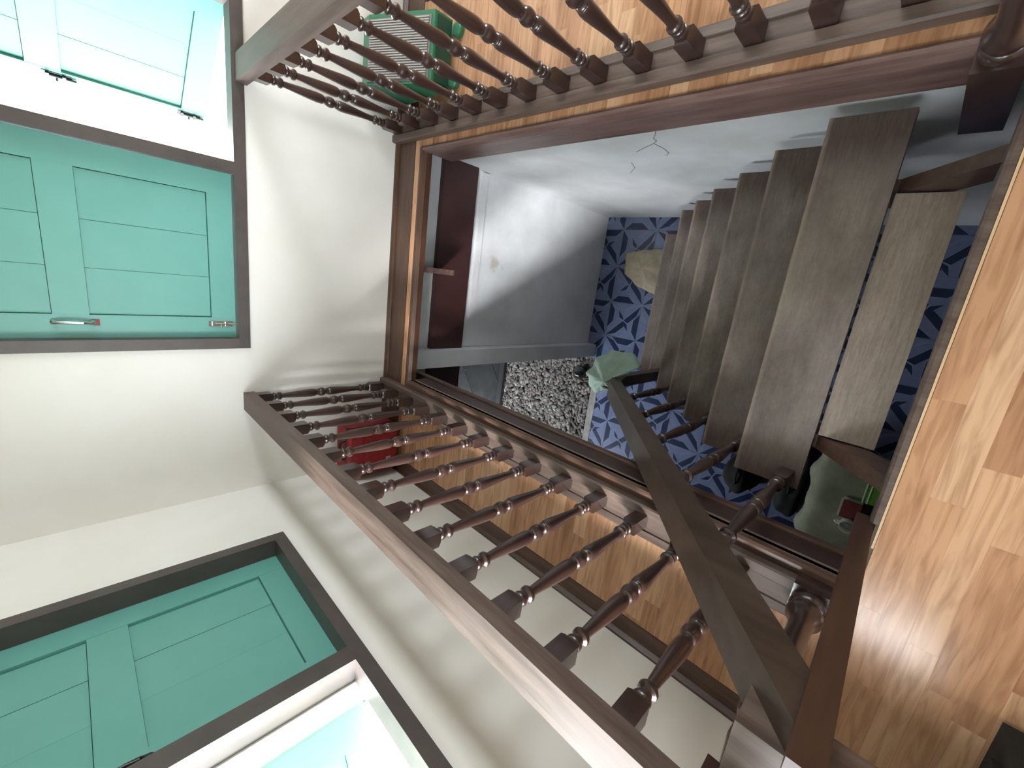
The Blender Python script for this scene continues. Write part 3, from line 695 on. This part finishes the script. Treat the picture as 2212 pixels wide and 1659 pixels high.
M['lime'] = mat('lime_green', (0.10, 0.33, 0.02), 0.5)
box('box_body', -0.075, 0.065, -0.09, 0.045, 0.0, 0.035, M['lime'], gb, 0.004)
for yy in (0.012, 0.036): box('white_band', -0.077, 0.067, yy, yy+0.008, 0.002, 0.0365, M['enamel'], gb)
box('box_end', -0.165, -0.078, -0.09, 0.03, 0.0, 0.033, M['jar'], gb, 0.003)

# dark bags on the tiles beside the table
M['blackcloth'] = noisy('black_fabric', (0.003, 0.004, 0.004), (0.006, 0.007, 0.007), ns=18, rough=0.85, bump=0.3)
def bag(name, c, r, label, seed):
    rr = random.Random(seed); bm = new_bm(); bmesh.ops.create_icosphere(bm, subdivisions=4, radius=1.0)
    ph = [rr.uniform(0, 6.3) for _ in range(6)]
    for v in bm.verts:
        p = v.co; k = 1+0.10*math.sin(3*p.x+ph[0]+2*p.y)+0.08*math.sin(5*p.y+ph[1]+3*p.z)+0.05*math.sin(9*p.z+ph[2]+4*p.x)
        v.co = Vector((p.x*k*r[0], p.y*k*r[1], max(-0.55, p.z)*k*r[2]))
    zmin = min(v.co.z for v in bm.verts)
    for v in bm.verts: v.co.z -= zmin
    root = empty(name, c, label, 'bag')
    obj('bag_body', bm, M['blackcloth'], root, 3.1)
    top = r[2]*1.45
    bm = new_bm(); tube(bm, [(-0.10, 0, top*0.93), (-0.07, 0, top+0.05), (0, 0, top+0.08), (0.07, 0, top+0.05), (0.10, 0, top*0.93)], 0.010, 8); obj('bag_handle', bm, M['blackcloth'], root, 1.0)
    return root
bag('cloth_bag', (-1.42, 0.82, ZF), (0.22, 0.15, 0.20), 'black slumped bag on the blue tiles below the second tread', 4)
bag('cloth_bag', (-1.30, 0.42, ZF), (0.34, 0.12, 0.26), 'large black bag standing between the stairs and the cloth-covered table', 9)

# green box with ribbed grey lid behind the right balustrade
gf = empty('air_cooler', (1.08, 2.25, 0), 'green plastic floor box with a sloping ribbed grey top behind the right balusters', 'appliance')
M['green'] = mat('green_plastic', (0.028, 0.16, 0.085), 0.38); M['dgreen'] = mat('dark_green_plastic', (0.008, 0.05, 0.03), 0.4)
M['grill'] = mat('grey_plastic', (0.36, 0.35, 0.33), 0.45)
def gp(n, bm, mt, sm=None): return reparent(obj(n, bm, mt, None, sm), gf)
bm = new_bm(); prism(bm, [(2.08, 0.03), (2.50, 0.03), (2.50, 0.29), (2.44, 0.295), (2.08, 0.135)], 0.90, 1.22, 'X'); bevel(bm, 0.006, 2); gp('case', bm, M['green'], 0.5)
bm = new_bm(); bx(bm, 0.915, 1.205, 2.072, 2.08, 0.038, 0.120); gp('front_slot', bm, M['dgreen'])
nsl = 24
for k in range(nsl):
    xx = 0.925+0.262*k/(nsl-1)
    bm = new_bm(); prism(bm, [(2.105, 0.146), (2.425, 0.288), (2.420, 0.299), (2.100, 0.157)], xx-0.003, xx+0.003, 'X'); gp('rib', bm, M['grill'])
bm = new_bm(); prism(bm, [(2.095, 0.141), (2.435, 0.292), (2.433, 0.297), (2.093, 0.146)], 0.912, 1.198, 'X'); gp('grille_plate', bm, mat('grey_grille_back', (0.16, 0.155, 0.15), 0.6))
for xx in (0.945, 1.175):
    bm = new_bm(); lathe(bm, [(0.001, 0), (0.030, 0), (0.034, 0.008), (0.034, 0.026), (0.028, 0.034), (0.001, 0.036)], 16, (xx, 2.045)); gp('foot', bm, M['green'], 0.6)

# red suitcase behind the left balustrade
rs = empty('suitcase', (-1.20, 2.42, 0), 'red soft suitcase with black trim standing in the corner behind the left balusters', 'suitcase')
M['redf'] = noisy('red_fabric', (0.22, 0.008, 0.012), (0.30, 0.014, 0.018), ns=30, rough=0.7, bump=0.2)
M['blk'] = mat('black_plastic', (0.01, 0.01, 0.011), 0.4)
reparent(box('case_body', -1.345, -1.045, 2.33, 2.53, 0.035, 0.36, M['redf'], None, 0.025, 3), rs)
reparent(box('front_pocket', -1.32, -1.07, 2.305, 2.335, 0.06, 0.28, M['redf'], None, 0.012, 3), rs)
reparent(box('trim_band', -1.347, -1.043, 2.395, 2.415, 0.033, 0.362, M['blk'], None, 0.004), rs)
bm = new_bm(); tube(bm, [(-1.26, 2.43, 0.355), (-1.25, 2.43, 0.385), (-1.195, 2.43, 0.392), (-1.14, 2.43, 0.385), (-1.13, 2.43, 0.355)], 0.010, 8); reparent(obj('carry_handle', bm, M['blk'], None, 0.8), rs)
for xx in (-1.31, -1.08):
    reparent(box('wheel', xx-0.015, xx+0.015, 2.36, 2.41, 0.003, 0.045, M['blk'], None, 0.01), rs)
for xx in (-1.255, -1.14):
    reparent(box('buckle', xx-0.012, xx+0.012, 2.300, 2.307, 0.10, 0.13, M['grill'], None, 0.002), rs)

# stand-in case for an unidentified black shape, its height added to shade the floor
ub = empty('shading_case', (-1.09, -0.62, 0), 'black stand-in case for an unidentified dark shape, made tall to shade the orange boards', 'suitcase')
def up(n, *a, bev=0.0, seg=2, mt='blackcloth'): return reparent(box(n, *a, M[mt], None, bev, seg), ub)
up('case_body', -1.30, -0.885, -0.86, -0.385, 0.018, 1.10, bev=0.035, seg=4)
up('shading_case_pocket', -1.25, -0.935, -0.40, -0.372, 0.10, 0.55, bev=0.012, seg=3)
up('shading_case_handle', -1.16, -1.03, -0.64, -0.60, 1.10, 1.13, bev=0.012, seg=3)
for xx in (-1.26, -0.95):
    for yy in (-0.80, -0.46): up('wheel', xx, xx+0.03, yy, yy+0.04, 0.0, 0.04, bev=0.01, mt='blk')

# garden shrub outside the left window
sh = empty('garden_shrub', (-4.7, 1.6, ZF-0.35), 'yellow-green leafy shrub outside the left window', 'shrub')
M['leaf'] = noisy('young_leaf', (0.30, 0.42, 0.03), (0.42, 0.50, 0.06), ns=9, rough=0.5)
M['twig'] = mat('twig', (0.22, 0.12, 0.11), 0.7)
rr = random.Random(12)
for c in ((-2.75, 2.18, 0.30), (-2.80, 2.00, 0.62), (-2.75, 1.90, 0.85)):
    bm = new_bm(); tube(bm, [(-4.7, 1.6, ZF-0.35), (-4.5, 1.6, -1.0), (-4.0, 1.75, 0.0), (c[0], c[1], c[2])], [0.03, 0.022, 0.012, 0.005], 7); reparent(obj('stem', bm, M['twig'], None, 0.8), sh)
    for k in range(12):
        p = Vector(c) + Vector((rr.uniform(-.12, .12), rr.uniform(-.16, .16), rr.uniform(-.12, .12)))
        mm = Matrix.Translation(p) @ Matrix.Rotation(rr.uniform(0, 6.3), 4, 'Z') @ Matrix.Rotation(rr.uniform(-.9, .9), 4, 'Y')
        L_ = rr.uniform(0.05, 0.09); bm = new_bm()
        top = [(0, 0, 0), (L_*0.3, L_*0.22, 0.006), (L_*0.7, L_*0.18, 0.004), (L_, 0, -0.006), (L_*0.7, -L_*0.18, 0.004), (L_*0.3, -L_*0.22, 0.006)]
        A = [bm.verts.new(mm @ Vector(q)) for q in top]; Bv = [bm.verts.new(mm @ (Vector(q)-Vector((0, 0, 0.002)))) for q in top]
        bm.faces.new(A); bm.faces.new(Bv[::-1])
        for i in range(6): bm.faces.new((A[i], Bv[i], Bv[(i+1) % 6], A[(i+1) % 6]))
        reparent(obj('leaf', bm, M['leaf']), sh)
